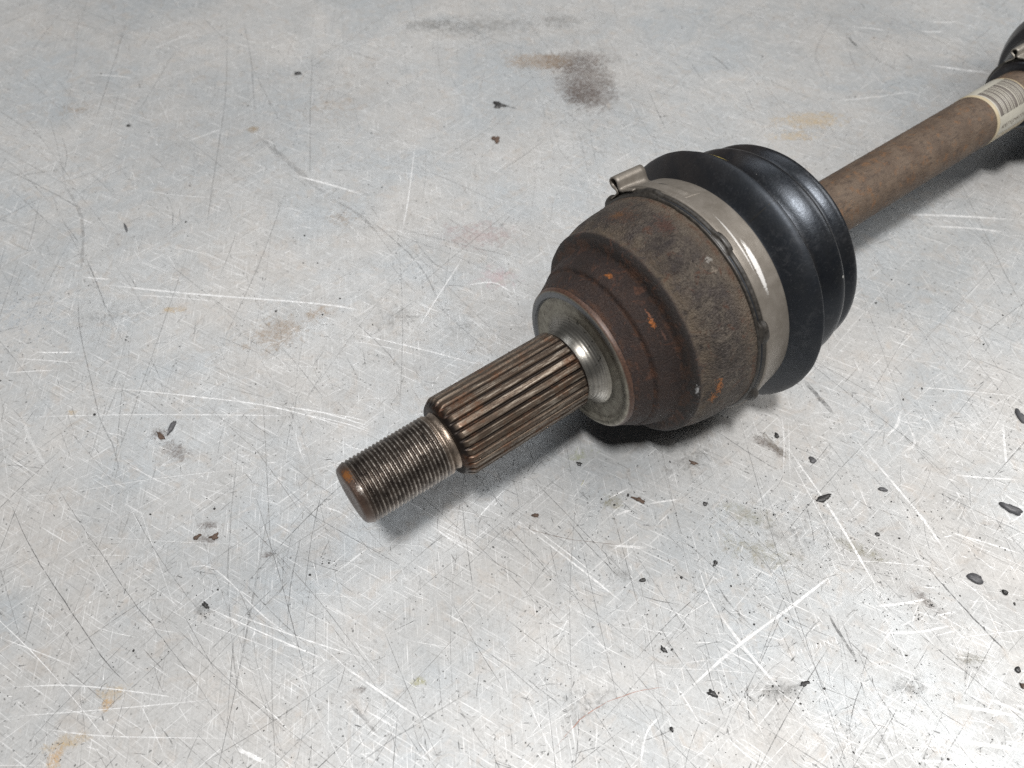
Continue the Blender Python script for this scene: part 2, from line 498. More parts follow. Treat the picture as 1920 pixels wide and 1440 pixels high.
def turned(name, prof, nphi, mat, parent, rfun=None, attr=None, smooth=True):
    """a turned (lathe) part along the axle; prof = [(s, r)]; rfun(s, r, phi_deg) -> r"""
    nv = nphi + 1
    V, S, U, AT = [], [], [], []
    for (s, r) in prof:
        for j in range(nv):
            ph = -180 + 360 * j / nphi
            rr = rfun(s, r, ph) if rfun else r
            V.append(loc(s, rr, ph))
            U.append((s / 100.0, ph / 360.0))
            if attr:
                AT.append(attr[1](s, rr, ph, r))
    F = []
    for i in range(len(prof) - 1):
        for j in range(nphi):
            a = i * nv + j
            F.append((a, a + 1, a + nv + 1, a + nv))
    me = bpy.data.meshes.new(name)
    me.from_pydata(V, [], F)
    uv = me.uv_layers.new(name='UVMap')
    li = np.empty(len(me.loops), np.int32)
    me.loops.foreach_get('vertex_index', li)
    uv.data.foreach_set('uv', np.array(U, np.float32)[li].ravel())
    if attr:
        me.attributes.new(attr[0], 'FLOAT', 'POINT').data.foreach_set('value', np.array(AT, np.float32))
    # outward normals
    bm = bmesh.new()
    bm.from_mesh(me)
    bmesh.ops.remove_doubles(bm, verts=bm.verts, dist=1e-7)
    bmesh.ops.recalc_face_normals(bm, faces=bm.faces)
    bm.to_mesh(me)
    bm.free()
    return link(name, me, mat, parent, smooth)


def band(name, s0, s1, r0, r1, p0, p1, mat, parent, n=None, ns=6, warp=None, bevel=0.15):
    """a curved strip with thickness on the axle between two angles"""
    n = n or max(2, int(abs(p1 - p0) / 3))
    bm = bmesh.new()
    sec = [(s0, r0), (s0, r1 - bevel), (s0 + bevel, r1)] + [(s0 + (s1 - s0) * k / ns, r1) for k in range(1, ns)] + [(s1 - bevel, r1), (s1, r1 - bevel), (s1, r0)]
    rings = []
    for j in range(n + 1):
        ph = p0 + (p1 - p0) * j / n
        ring = []
        for (s, r) in sec:
            q = (s, r, ph)
            if warp: q = warp(*q)
            ring.append(bm.verts.new(loc(*q)))
        rings.append(ring)
    m = len(sec)
    for a, b in zip(rings, rings[1:]):
        for k in range(m):
            bm.faces.new((a[k], a[(k + 1) % m], b[(k + 1) % m], b[k]))
    bm.faces.new(rings[0])
    bm.faces.new(rings[-1])
    bmesh.ops.recalc_face_normals(bm, faces=bm.faces)
    me = bpy.data.meshes.new(name)
    bm.to_mesh(me)
    bm.free()
    o = link(name, me, mat, parent, True)
    return o


def nz(s, ph, f, seed=0.0):
    a = math.radians(ph)
    return mnoise.noise(Vector((s * f + seed, 40 * f * math.cos(a) + seed, 40 * f * math.sin(a))))


# ------------------------------------------------------------------ the bench sheet
def sheet():
    bm = bmesh.new()
    bmesh.ops.create_cube(bm, size=1)
    for v in bm.verts:
        v.co.x *= 2.4
        v.co.y = v.co.y * 1.5 + 0.55
        v.co.z = (v.co.z - 0.5) * 0.004
    me = bpy.data.meshes.new('workbench_sheet')
    bm.to_mesh(me)
    bm.free()
    o = link('workbench_sheet', me, M['sheet'], None, False)
    return tag(o, 'scratched pale zinc metal sheet of the workbench top', 'workbench', None, 'structure')


bench = sheet()


class Ribbons:
    """flat scratch marks: each a thin strip lying in the sheet"""
    def __init__(self):
        self.v, self.f, self.c = [], [], []

    def add(self, pts, w, col, a, taper=True, wob=0.0):
        P = np.array(pts, float)
        if len(P) == 2:
            n = 5
            t = np.linspace(0, 1, n)[:, None]
            P = P[0] * (1 - t) + P[1] * t
        else:                                            # Catmull-Rom through the given points
            Q = np.vstack([2 * P[0] - P[1], P, 2 * P[-1] - P[-2]])
            out = []
            for i in range(len(P) - 1):
                for t in np.linspace(0, 1, 6, endpoint=False):
                    a0, a1, a2, a3 = Q[i:i + 4]
                    out.append(0.5 * ((2 * a1) + (-a0 + a2) * t + (2 * a0 - 5 * a1 + 4 * a2 - a3) * t * t + (-a0 + 3 * a1 - 3 * a2 + a3) * t ** 3))
            out.append(P[-1])
            P = np.array(out)
        if wob:
            P = P + rng.normal(0, wob, P.shape)
        T = np.gradient(P, axis=0)
        T /= np.linalg.norm(T, axis=1)[:, None] + 1e-9
        N = np.stack([-T[:, 1], T[:, 0]], 1)
        k = len(P)
        e = np.linspace(0, 1, k)
        tp = np.clip(np.minimum(e, 1 - e) * 5, 0.12, 1) if taper else np.ones(k)
        z = rng.uniform(0.012, 0.05)
        b = len(self.v)
        for i in range(k):
            ww = w * (0.45 + 0.55 * tp[i]) * rng.uniform(0.75, 1.25) / 2
            for sg in (-1, 1):
                q = P[i] + N[i] * ww * sg
                self.v.append((q[0] * MM, q[1] * MM, z * MM))
                self.c.append((*col, a * tp[i]))
        for i in range(k - 1):
            a0 = b + 2 * i
            self.f.append((a0, a0 + 1, a0 + 3, a0 + 2))

    def px(self, pts, w, col, a, **k):
        self.add([on_sheet(*p) for p in pts], w, col, a, **k)

    def build(self, name, mat, parent):
        me = bpy.data.meshes.new(name)
        me.from_pydata(self.v, [], self.f)
        me.attributes.new('tint', 'FLOAT_COLOR', 'POINT').data.foreach_set('color', np.array(self.c, np.float32).ravel())
        o = link(name, me, mat, parent, False)
        o['kind'] = 'stuff'
        return o


DK, MG, LG, WH = (0.07, 0.07, 0.07), (0.13, 0.13, 0.13), (0.21, 0.205, 0.20), (0.96, 0.96, 0.96)
dark, bright = Ribbons(), Ribbons()  # bright ones are scratches whose glint is painted as white
# the scratches one can follow in the photograph
for pts, w, a in (
        ([(0, 784), (200, 778), (420, 778), (560, 780)], .30, .9), ([(150, 722), (350, 742), (520, 765), (720, 822)], .40, 1),
        ([(520, 760), (610, 775), (705, 803)], .40, 1), ([(545, 772), (640, 792), (708, 815)], .30, 1), ([(560, 766), (660, 783), (700, 795)], .25, .9),
        ([(370, 1130), (500, 1190), (630, 1245)], .35, 1), ([(630, 1238), (710, 1295), (800, 1355)], .50, 1), ([(400, 1137), (560, 1195), (700, 1240)], .32, 1),
        ([(330, 1150), (480, 1205), (560, 1240)], .22, .8), ([(0, 1290), (130, 1285), (260, 1298), (340, 1310)], .32, .9), ([(0, 1345), (200, 1330), (420, 1310)], .25, .8),
        ([(70, 1365), (200, 1380), (450, 1385)], .28, .8), ([(440, 1403), (470, 1416), (505, 1434)], .85, 1), ([(345, 1066), (390, 1062), (430, 1090), (500, 1160), (600, 1225)], .30, .9),
        ([(45, 780), (52, 815), (72, 850), (88, 880)], .9, .4), ([(600, 948), (640, 962), (668, 985)], .30, .9), ([(800, 980), (850, 1015), (905, 1050)], .40, 1),
        ([(815, 985), (870, 1020), (910, 1042)], .25, .9), ([(890, 978), (920, 945), (960, 905)], .32, 1), ([(0, 1195), (70, 1222), (140, 1250)], .30, .9),
        ([(960, 968), (1080, 1060), (1180, 1140)], .50, 1), ([(970, 966), (1075, 1045), (1110, 1075)], .28, 1), ([(1470, 830), (1560, 960), (1660, 1130)], .65, 1),
        ([(1478, 855), (1530, 950), (1600, 1080)], .30, .9), ([(1610, 830), (1720, 960), (1770, 1030)], .75, 1), ([(1240, 1340), (1370, 1222), (1480, 1140), (1590, 1055)], .65, 1),
        ([(1340, 1140), (1400, 1220), (1470, 1300)], .65, .9), ([(1200, 1440), (1212, 1375), (1240, 1340)], .45, 1), ([(1770, 995), (1850, 1018), (1920, 1040)], .40, 1),
        ([(980, 1290), (1020, 1380), (1055, 1440)], .28, .9), ([(1360, 1380), (1395, 1412), (1432, 1440)], .35, 1), ([(1368, 1378), (1412, 1412), (1450, 1440)], .30, .9),
        ([(1380, 1378), (1420, 1405), (1460, 1436)], .25, .8), ([(1700, 725), (1810, 733), (1920, 745)], .35, .9), ([(1640, 1137), (1690, 1132), (1745, 1122)], .5, .9),
        ([(1650, 1187), (1720, 1185), (1790, 1172)], .5, .9), ([(550, 328), (610, 344), (686, 366)], .9, 1), ([(160, 530), (350, 550), (600, 570), (690, 585)], .65, 1),
        ([(150, 518), (180, 522), (212, 524)], .6, 1), ([(240, 552), (330, 558), (420, 566)], .4, .9), ([(250, 355), (330, 366), (420, 372)], .35, .7),
        ([(780, 255), (766, 370), (754, 432)], .45, 1), ([(870, 480), (825, 550), (780, 622)], .40, 1), ([(870, 535), (925, 530), (958, 548)], .5, .9),
        ([(640, 620), (770, 650), (910, 686)], .40, 1), ([(645, 635), (740, 655), (800, 672)], .28, .8), ([(60, 660), (100, 661), (150, 660)], .5, 1), ([(25, 672), (90, 676), (155, 682)], .35, .9),
        ([(0, 700), (60, 696), (110, 694)], .35, .9), ([(310, 460), (400, 482), (500, 530)], .35, .8), ([(350, 265), (385, 253), (420, 240)], .6, .8),
        ([(1740, 122), (1800, 130), (1862, 138)], 1.3, 1), ([(1690, 402), (1790, 405), (1905, 412)], 1.1, .9), ([(1740, 424), (1820, 428), (1890, 436)], 1.0, .9),
        ([(1600, 50), (1640, 54), (1662, 58)], 1.0, .8), ([(1740, 40), (1770, 42), (1800, 40)], 1.0, .8), ([(1720, 58), (1750, 60), (1775, 58)], 1.0, .8),
        ([(1560, 190), (1640, 182), (1720, 170)], .7, .7), ([(170, 140), (210, 142), (250, 146)], .7, .8), ([(280, 95), (320, 78), (370, 58)], .6, .7),
        ([(1465, 770), (1470, 830), (1468, 900)], .35, .8), ([(1478, 780), (1480, 850), (1482, 910)], .25, .7), ([(1140, 935), (1160, 925), (1180, 915)], .45, 1),
        ([(1215, 945), (1245, 940), (1275, 936)], .5, .9), ([(1150, 968), (1165, 962), (1185, 955)], .6, .9), ([(1140, 1035), (1170, 1018), (1200, 998)], .3, .8),
        ([(1142, 1022), (1180, 1025), (1215, 1028)], .8, .8), ([(1310, 1065), (1325, 1110), (1350, 1160)], .35, .8), ([(1040, 1205), (1055, 1180), (1070, 1150)], .30, .9),
        ([(1080, 1160), (1120, 1200), (1150, 1240)], .28, .7), ([(1255, 1265), (1290, 1320), (1320, 1370)], .35, .9), ([(1120, 1350), (1118, 1390), (1116, 1410)], .30, .8),
        ([(1690, 770), (1680, 800), (1660, 818)], .8, .8), ([(1700, 790), (1715, 830), (1690, 850)], .7, .7), ([(1880, 790), (1884, 840), (1888, 880)], .7, .9),
        ([(1785, 890), (1850, 896), (1920, 900)], .5, .8), ([(1780, 1320), (1850, 1332), (1920, 1345)], .8, .8), ([(1790, 1390), (1860, 1398), (1920, 1408)], .8, .8),
        ([(1700, 1425), (1790, 1430), (1880, 1440)], .6, .8), ([(1850, 1310), (1890, 1325), (1920, 1340)], .6, .9)):
    bright.px(pts, w * 1.45, WH, a)
for k in range(26):       # the short rungs of one chattered scratch
    x = 1480 + 90 * k / 25
    y = 1228 - 30 * k / 25
    bright.px([(x, y - 4), (x + 2, y + 4)], .28, WH, 1, taper=False) if k % 2 == 0 else None
for pts, w, a, c in (
        ([(425, 0), (425, 150), (412, 260), (395, 370), (385, 445)], .75, .55, MG), ([(455, 30), (470, 110), (480, 230)], .75, .6, MG), ([(470, 120), (500, 180), (535, 245)], .65, .55, MG),
        ([(330, 90), (290, 160), (250, 225)], .6, .55, MG), ([(0, 312), (80, 352), (175, 405)], .55, .7, DK), ([(0, 330), (60, 326), (110, 318)], .45, .6, DK), ([(245, 287), (160, 328), (100, 345)], .5, .6, MG),
        ([(150, 480), (148, 600), (172, 720), (190, 790), (215, 845), (232, 930)], .6, .6, MG), ([(232, 930), (290, 1030), (330, 1090), (400, 1180)], .35, .5, MG),
        ([(480, 252), (525, 290), (570, 330), (620, 372)], 3.2, .42, LG), ([(620, 372), (670, 400), (715, 443)], 2.0, .42, LG), ([(680, 400), (780, 490), (832, 582)], .9, .5, DK),
        ([(0, 905), (60, 1030), (110, 1110), (190, 1230), (245, 1292)], .38, .95, DK), ([(85, 880), (170, 1010), (260, 1140), (330, 1230), (430, 1370)], .30, .8, DK),
        ([(455, 780), (440, 900), (430, 1010), (428, 1110), (440, 1250), (468, 1400)], .55, .5, MG), ([(620, 890), (530, 960), (430, 1030), (330, 1100)], .25, .6, MG),
        ([(260, 1180), (180, 1260), (100, 1340), (30, 1420)], .32, .6, MG), ([(660, 1440), (760, 1370), (910, 1280)], .55, .5, MG), ([(560, 730), (545, 800), (530, 870)], .45, .45, MG),
        ([(1735, 1060), (1775, 1105), (1850, 1185), (1892, 1226)], .75, 1, DK), ([(1060, 970), (1110, 1030), (1170, 1090)], .45, .7, DK), ([(1548, 1145), (1585, 1205), (1607, 1240)], 1.0, .8, DK),
        ([(960, 985), (1080, 1012), (1245, 1032)], .45, .75, (0.22, 0.18, 0.16)), ([(1035, 1408), (1100, 1340), (1180, 1300), (1255, 1288)], .35, .8, (0.42, 0.17, 0.11)),
        ([(1506, 712), (1535, 745), (1565, 778)], 2.2, .75, DK), ([(1300, 930), (1390, 1010), (1480, 1105)], .45, .45, MG), ([(1425, 808), (1450, 835), (1480, 860)], 2.6, .7, (0.14, 0.11, 0.08)),
        ([(150, 0), (140, 120), (120, 230)], .5, .4, MG), ([(230, 300), (190, 330), (130, 380)], .4, .55, MG), ([(110, 240), (125, 290), (115, 330)], .7, .5, MG),
        ([(110, 330), (150, 400), (155, 470), (150, 510)], 1.6, .5, LG), ([(0, 440), (60, 470), (102, 428)], .3, .6, DK), ([(10, 345), (60, 390), (105, 430)], .4, .6, DK),
        ([(160, 480), (185, 540), (198, 580)], .8, .7, DK), ([(345, 800), (250, 740), (150, 700)], .3, .5, MG), ([(170, 770), (60, 850), (0, 880)], .3, .55, MG),
        ([(360, 1180), (280, 1260), (200, 1330), (120, 1420)], .35, .5, MG), ([(850, 1060), (845, 1200), (850, 1330)], .3, .4, MG), ([(470, 1180), (490, 1280), (530, 1400)], .3, .45, MG),
        ([(655, 1320), (680, 1345), (712, 1380)], 1.1, .6, LG), ([(300, 1360), (318, 1385), (325, 1400)], .5, .7, DK), ([(1540, 1160), (1520, 1180), (1505, 1205)], .6, .6, MG),
        ([(1600, 1200), (1640, 1290), (1700, 1380)], .45, .5, MG), ([(1670, 790), (1760, 880), (1830, 950)], .5, .45, MG), ([(1180, 1250), (1230, 1310), (1290, 1380)], .35, .6, MG),
        ([(1085, 1330), (1084, 1390), (1078, 1440)], .4, .6, DK), ([(985, 1270), (1010, 1290), (1060, 1330)], .5, .7, DK), ([(1230, 1160), (1270, 1230), (1330, 1320)], .3, .6, DK),
        ([(1340, 1090), (1375, 1140), (1410, 1175)], .9, .7, DK), ([(1330, 930), (1430, 1020), (1560, 1110)], .35, .5, MG), ([(1500, 60), (1560, 30), (1530, 100), (1560, 170)], 1.1, .3, LG),
        ([(1590, 70), (1600, 80), (1608, 88)], 1.6, 1, DK), ([(1610, 4), (1618, 10), (1620, 18)], .8, .7, DK), ([(1690, 95), (1702, 105), (1712, 115)], .9, .8, DK),
        ([(1330, 100), (1355, 120), (1370, 135)], 1.3, .6, MG), ([(1290, 110), (1310, 140), (1325, 158)], .9, .55, MG), ([(940, 195), (955, 200), (968, 204)], 1.3, .9, DK),
        ([(820, 40), (822, 110), (830, 160)], .6, .4, MG), ([(1600, 350), (1650, 390), (1700, 440)], .6, .3, MG)):
    dark.px(pts, w * (0.8 if w < 1 else 1), c, a * (1.0 if w < 0.5 else 0.8), wob=0.12)


def spread(n, seed=1.0, x0=-430, x1=430, y0=25, y1=640):
    """places over the sheet, denser towards the viewer where the marks show as single lines"""
    out = []
    while len(out) < n:
        y = y0 + (y1 - y0) * rng.random() ** 1.35
        x = rng.uniform(x0, x1)
        if abs(x) < 0.70 * math.hypot(y, CAM_H / MM) + 25:
            m = 0.5 + 1.5 * mnoise.noise(Vector((x / 55.0, y / 55.0, seed))) + 0.5 * mnoise.noise(Vector((x / 17.0, y / 17.0, seed + 9)))
            if rng.random() < min(1, max(0.10, m)):
                out.append((x, y))
    return out


def strokes(rb, n, lmin, lmax, wmin, wmax, amin, amax, cols, dirs, bend=0.12):
    for (x, y) in spread(n, rng.uniform(0, 50)):
        L = lmin * (lmax / lmin) ** rng.random()
        k = int(rng.integers(len(dirs)))
        th = math.radians(dirs[k][0] + rng.normal(0, dirs[k][1]))
        d = np.array([math.cos(th), math.sin(th)])
        nn = np.array([-d[1], d[0]])
        p = np.array([x, y])
        c = cols[int(rng.integers(len(cols)))]
        rb.add([p - d * L / 2, p + nn * L * rng.normal(0, bend) * 0.5, p + d * L / 2] if L > 6 else [p - d * L / 2, p + d * L / 2],
               rng.uniform(wmin, wmax), c, rng.uniform(amin, amax))


ALL = [(a, 14) for a in (0, 30, 60, 90, 120, 150)]
strokes(dark, 480, 30, 160, .15, .32, .4, .85, [MG, DK, LG], [(125, 9), (48, 9), (95, 7), (140, 9)], .03)
strokes(dark, 1200, 6, 30, .14, .30, .35, .85, [MG, DK, LG], [(125, 14), (50, 14), (95, 12), (140, 16)], .04)
strokes(dark, 700, 4, 16, .14, .30, .35, .85, [MG, DK, LG], ALL, .06)
strokes(dark, 4200, .8, 4, .16, .45, .35, .95, [MG, DK, LG], ALL, .12)
strokes(dark, 5200, .5, 1.6, .25, .7, .45, 1.0, [MG, DK, LG], ALL, .2)
strokes(bright, 300, 25, 140, .12, .28, .4, .95, [WH], [(170, 9), (150, 9), (40, 12), (128, 8)], .03)
strokes(bright, 1300, 5, 30, .12, .30, .5, 1.0, [WH], [(175, 10), (150, 12), (40, 14), (125, 12)], .04)
strokes(bright, 2400, .8, 5, .16, .45, .5, 1.0, [WH], ALL, .1)
for (x, y) in spread(48, 5.0):     # combs of parallel scuffs
    th = math.radians(rng.choice([172, 160, 40, 128]) + rng.normal(0, 8))
    d = np.array([math.cos(th), math.sin(th)])
    nn = np.array([-d[1], d[0]])
    for k in range(int(rng.integers(4, 11))):
        p = np.array([x, y]) + nn * rng.normal(0, 2.2) + d * rng.normal(0, 5)
        L = rng.uniform(5, 20)
        bright.add([p - d * L / 2, p + d * L / 2], rng.uniform(.12, .26), WH, rng.uniform(.4, .9))
for (cx, cy, n) in ((1690, 1395, 60), (1560, 1360, 70), (1850, 800, 60), (1700, 800, 40), (1720, 1160, 36), (1880, 1340, 50), (1880, 960, 40), (1580, 800, 30)):
    X, Y = on_sheet(cx, cy)   # bright scuffed patches on the right
    for k in range(n):
        p = np.array([X + rng.normal(0, 9), Y + rng.normal(0, 6)])
        th = math.radians(rng.choice([170, 35, 125]) + rng.normal(0, 15))
        d = np.array([math.cos(th), math.sin(th)])
        L = rng.uniform(2, 13)
        bright.add([p - d * L / 2, p + d * L / 2], rng.uniform(.15, .5), WH, rng.uniform(.3, .8))
dark.build('dark_scratches', M['dark'], bench)
bright.build('bright_scratches', M['bright'], bench)


def stain(px, py, rx, ry, rot, col, a):
    """a smear in the sheet's surface, thin as a film"""
    X, Y = on_sheet(px, py)
    V, F, T = [], [], []
    n, m = 40, 8
    z = rng.uniform(0.004, 0.010)
    for i in range(m + 1):
        for j in range(n):
            t = 2 * math.pi * j / n
            q = (i / m)
            x, y = rx * q * math.cos(t), ry * q * math.sin(t)
            c, s = math.cos(rot), math.sin(rot)
            V.append(((X + x * c - y * s) * MM, (Y + x * s + y * c) * MM, z * MM))
            T.append((*col, a * (1 - q) ** 0.8))
    for i in range(m):
        for j in range(n):
            F.append((i * n + j, i * n + (j + 1) % n, (i + 1) * n + (j + 1) % n, (i + 1) * n + j))
    me = bpy.data.meshes.new('stain')
    me.from_pydata(V, [], F)
    me.attributes.new('tint', 'FLOAT_COLOR', 'POINT').data.foreach_set('color', np.array(T, np.float32).ravel())
    return link('stain', me, M['stain'], bench, False)


BR, GY, TAN, YE, PK = (0.085, 0.055, 0.042), (0.19, 0.187, 0.18), (0.32, 0.23, 0.15), (0.50, 0.37, 0.20), (0.42, 0.32, 0.32)
for args in ((1100, 160, 30, 44, 0.2, BR, 1.3), (1095, 175, 16, 24, 0.1, BR, 1.2), (1075, 115, 46, 22, 0.1, BR, 1.05), (1010, 115, 36, 16, 0, TAN, 1.2), (900, 50, 90, 30, 0.1, GY, .8), (1050, 40, 30, 22, 0, GY, .8), (800, 45, 30, 14, 0, GY, .9),
             (330, 845, 16, 8, -0.6, BR, .9), (300, 815, 8, 6, 0, BR, .9), (520, 625, 26, 22, 0.4, TAN, .85), (590, 590, 16, 10, 0.4, TAN, .8), (320, 580, 12, 5, 0, YE, .85), (475, 243, 6, 6, 0, (0.30, 0.2, 0.09), 1.1),
             (1520, 225, 40, 16, 0.05, YE, .95), (1490, 255, 30, 12, 0.1, YE, .8), (200, 1320, 4, 4, 0, (0.55, 0.33, 0.11), 1.1), (130, 1390, 14, 5, 0.3, YE, 1.0), (102, 1425, 4, 8, 0, (0.55, 0.33, 0.12), 1.1),
             (210, 1300, 14, 6, 0.2, YE, .8), (135, 773, 4, 3, 0, YE, 1.0), (900, 440, 45, 22, 0, PK, .8), (930, 520, 22, 16, 0, (0.52, 0.38, 0.40), .8), (640, 410, 24, 16, -0.5, TAN, .7),
             (140, 205, 26, 16, 0, TAN, .7), (390, 985, 8, 4, 0.1, BR, .9), (502, 1040, 5, 3, 0, BR, .9), (385, 1010, 10, 5, 0, BR, .85), (1440, 835, 14, 5, -0.7, BR, 1.0), (1400, 965, 22, 9, -.2, (0.32, 0.31, 0.24), .9),
             (1420, 1035, 34, 12, -.3, (0.36, 0.34, 0.26), .8), (1820, 1235, 12, 5, 0, (0.2, 0.18, 0.13), .95), (1610, 1030, 20, 6, -.5, (0.3, 0.28, 0.20), .9), (1090, 855, 16, 8, 0.5, (0.28, 0.30, 0.16), .7),  # greenish patch below the spline paints the tint of the shadow there
             (1150, 940, 8, 8, 0, (0.2, 0.18, 0.10), .9), (1240, 700, 40, 20, 0, GY, .6), (1170, 1080, 10, 6, 0, GY, .8), (1735, 1125, 16, 4, -.8, BR, .9), (1460, 1295, 22, 6, 0.1, GY, .9), (1700, 1290, 20, 12, 0, GY, .7),
             (380, 1143, 8, 6, -.7, GY, .9), (780, 1276, 6, 5, 0, (0.42, 0.40, 0.16), .8), (675, 1293, 7, 2.5, .2, BR, .95), (30, 600, 60, 40, 0, (0.40, 0.44, 0.48), .7), (620, 200, 60, 40, 0, TAN, .55),
             (1690, 350, 30, 20, 0, GY, .6), (1290, 860, 26, 16, 0.6, GY, .7), (740, 600, 30, 20, .6, GY, .7), (860, 610, 26, 18, .6, GY, .6), (200, 590, 40, 20, 0, GY, .55), (1100, 1320, 40, 20, 0, GY, .6), (1500, 1000, 60, 30, 0, GY, .55)):  # grey beside the axle paints its soft shadow, lower centre its reflection
    stain(*args)


def chip_mesh(L, W, H, seed, ragged=0.0):
    """a little broken flake: uneven outline, bevelled top, real thickness (mm)"""
    r = random.Random(seed)
    n = 22
    ph = [r.uniform(0, 6.28) for _ in range(4)]
    ring = []
    for i in range(n):
        t = 2 * math.pi * i / n
        k = 1 + 0.10 * math.sin(2 * t + ph[0]) + (0.05 + 0.14 * ragged) * math.sin(3 * t + ph[1]) + 0.16 * ragged * math.sin(5 * t + ph[2]) + ragged * r.uniform(-.16, .16)
        ring.append((L / 2 * k * math.cos(t), W / 2 * k * math.sin(t) + 0.12 * W * ragged * math.sin(2 * math.cos(t) + ph[3])))
    V = [(x * MM, y * MM, 0) for x, y in ring]
    V += [(x * .94 * MM, y * .92 * MM, H * .6 * r.uniform(.6, 1.2) * MM) for x, y in ring]
    V += [(x * .55 * MM, y * .5 * MM, H * r.uniform(.7, 1.2) * MM) for x, y in ring]
    V.append((0, 0, H * MM))
    F = [tuple(range(n))[::-1]]
    for b in (0, n):
        for i in range(n):
            F.append((b + i, b + (i + 1) % n, b + n + (i + 1) % n, b + n + i))
    for i in range(n):
        F.append((2 * n + i, 2 * n + (i + 1) % n, 3 * n))
    me = bpy.data.meshes.new('crumb')
    me.from_pydata(V, [], F)
    return me


FLAKES = (
    # name, px, py, length px, width px, image angle, material, label, category
    ('rubber_sliver', 322, 802, 36, 9, 62, 'grey', 'slim dark grey sliver left of the threaded end, beside a brown stain', 'debris', .8),
    ('rust_flake', 301, 818, 22, 10, -55, 'brown', 'dark brown flake just left of the slim grey sliver', 'debris', .6),
    ('rust_flake', 370, 1007, 20, 9, 25, 'brown', 'left one of two brown flakes below and left of the threaded tip', 'debris', .5),
    ('rust_flake', 402, 1006, 20, 13, 30, 'brown', 'right one of two brown flakes below and left of the threaded tip', 'debris', .5),
    ('dirt_crumb', 386, 1135, 18, 11, -50, 'black', 'black crumb at the head of a long bright scratch, lower left', 'debris', .6),
    ('dirt_crumb', 935, 198, 22, 15, 10, 'black', 'black tailed crumb above and left of the clamp ear', 'debris', .6),
    ('rust_flake', 930, 262, 20, 13, -25, 'brown', 'dark brown flake just below the black tailed crumb', 'debris', .5),
    ('oval_crumb', 1828, 1085, 37, 21, -18, 'grey', 'largest smooth dark oval crumb, right edge of the picture', 'debris', .7),
    ('oval_crumb', 1884, 1111, 15, 11, -40, 'black', 'small black crumb right of the largest dark oval', 'debris', .6),
    ('rubber_sliver', 1896, 955, 52, 17, -30, 'grey', 'long dark flake at the right edge above the large oval crumb', 'debris', 1.0),
    ('dirt_crumb', 1544, 935, 34, 14, 12, 'black', 'ragged black crumb standing alone right of the joint, mid height', 'debris', .5),
    ('oval_crumb', 1655, 918, 20, 9, -8, 'grey', 'small grey oval crumb between the ragged crumb and right edge', 'debris', .5),
    ('rust_flake', 1198, 938, 28, 9, -18, 'brown', 'thin brown flake below the joint housing near white scuffs', 'debris', .5),
    ('rubber_sliver', 1523, 863, 16, 14, -60, 'grey', 'squarish grey flake right below the boot', 'debris', .5),
    ('rubber_sliver', 1456, 817, 15, 8, -60, 'black', 'small black flake just below the boot beside a brown smear', 'debris', .5),
    ('rubber_sliver', 1914, 782, 40, 13, -60, 'grey', 'dark flake cut by the right edge, highest of the right side flakes', 'debris', .8),
    ('oval_crumb', 1205, 1088, 14, 10, 8, 'black', 'round black crumb alone in the bluish area under the spline shadow', 'debris', .5),
    ('dirt_crumb', 1336, 1301, 24, 13, -50, 'black', 'ragged black crumb near the bottom edge right of the red scratch', 'debris', .6),
    ('dirt_crumb', 1244, 1218, 18, 10, -60, 'black', 'black double crumb above the end of the red scratch', 'debris', .5),
    ('dirt_crumb', 1341, 1056, 14, 9, 60, 'black', 'small black crumb right of the round one, below the joint', 'debris', .5),
    ('rust_flake', 1004, 967, 14, 10, 0, 'brown', 'round brown crumb under the splined section shadow', 'debris', .5),
    ('oval_crumb', 1322, 945, 10, 9, 0, 'black', 'small black dot below the housing beside a smaller grey one', 'debris', .4),
    ('oval_crumb', 1645, 1002, 12, 7, -10, 'black', 'small black oval below the grey oval crumb', 'debris', .4),
    ('dirt_crumb', 1509, 1282, 22, 12, 10, 'black', 'black smudge like crumb left of the pale scuffs, bottom right', 'debris', .3),
    ('rubber_sliver', 1259, 1368, 14, 8, -50, 'black', 'small black sliver near the bottom edge', 'debris', .5),
    ('oval_crumb', 1908, 1256, 16, 12, -45, 'black', 'black oval crumb close to the lower right edge', 'debris', .5),
    ('rust_flake', 1916, 1285, 10, 12, 0, 'brown', 'reddish brown crumb cut by the lower right edge', 'debris', .5),
    ('oval_crumb', 559, 138, 13, 8, -15, 'black', 'black dot on the empty sheet, upper left', 'debris', .5),
    ('oval_crumb', 241, 236, 10, 5, 5, 'black', 'flat black speck near the upper left dark scratches', 'debris', .4),
    ('rubber_sliver', 236, 427, 20, 6, -70, 'grey', 'thin dark sliver at middle left edge region', 'debris', .4),
    ('rust_flake', 1086, 870, 12, 9, -30, 'black', 'black flake in the shadow edge below the splined section', 'debris', .4),
    ('dirt_crumb', 1300, 868, 16, 8, -25, 'brown', 'brown crumb below the housing shadow', 'debris', .4),
)
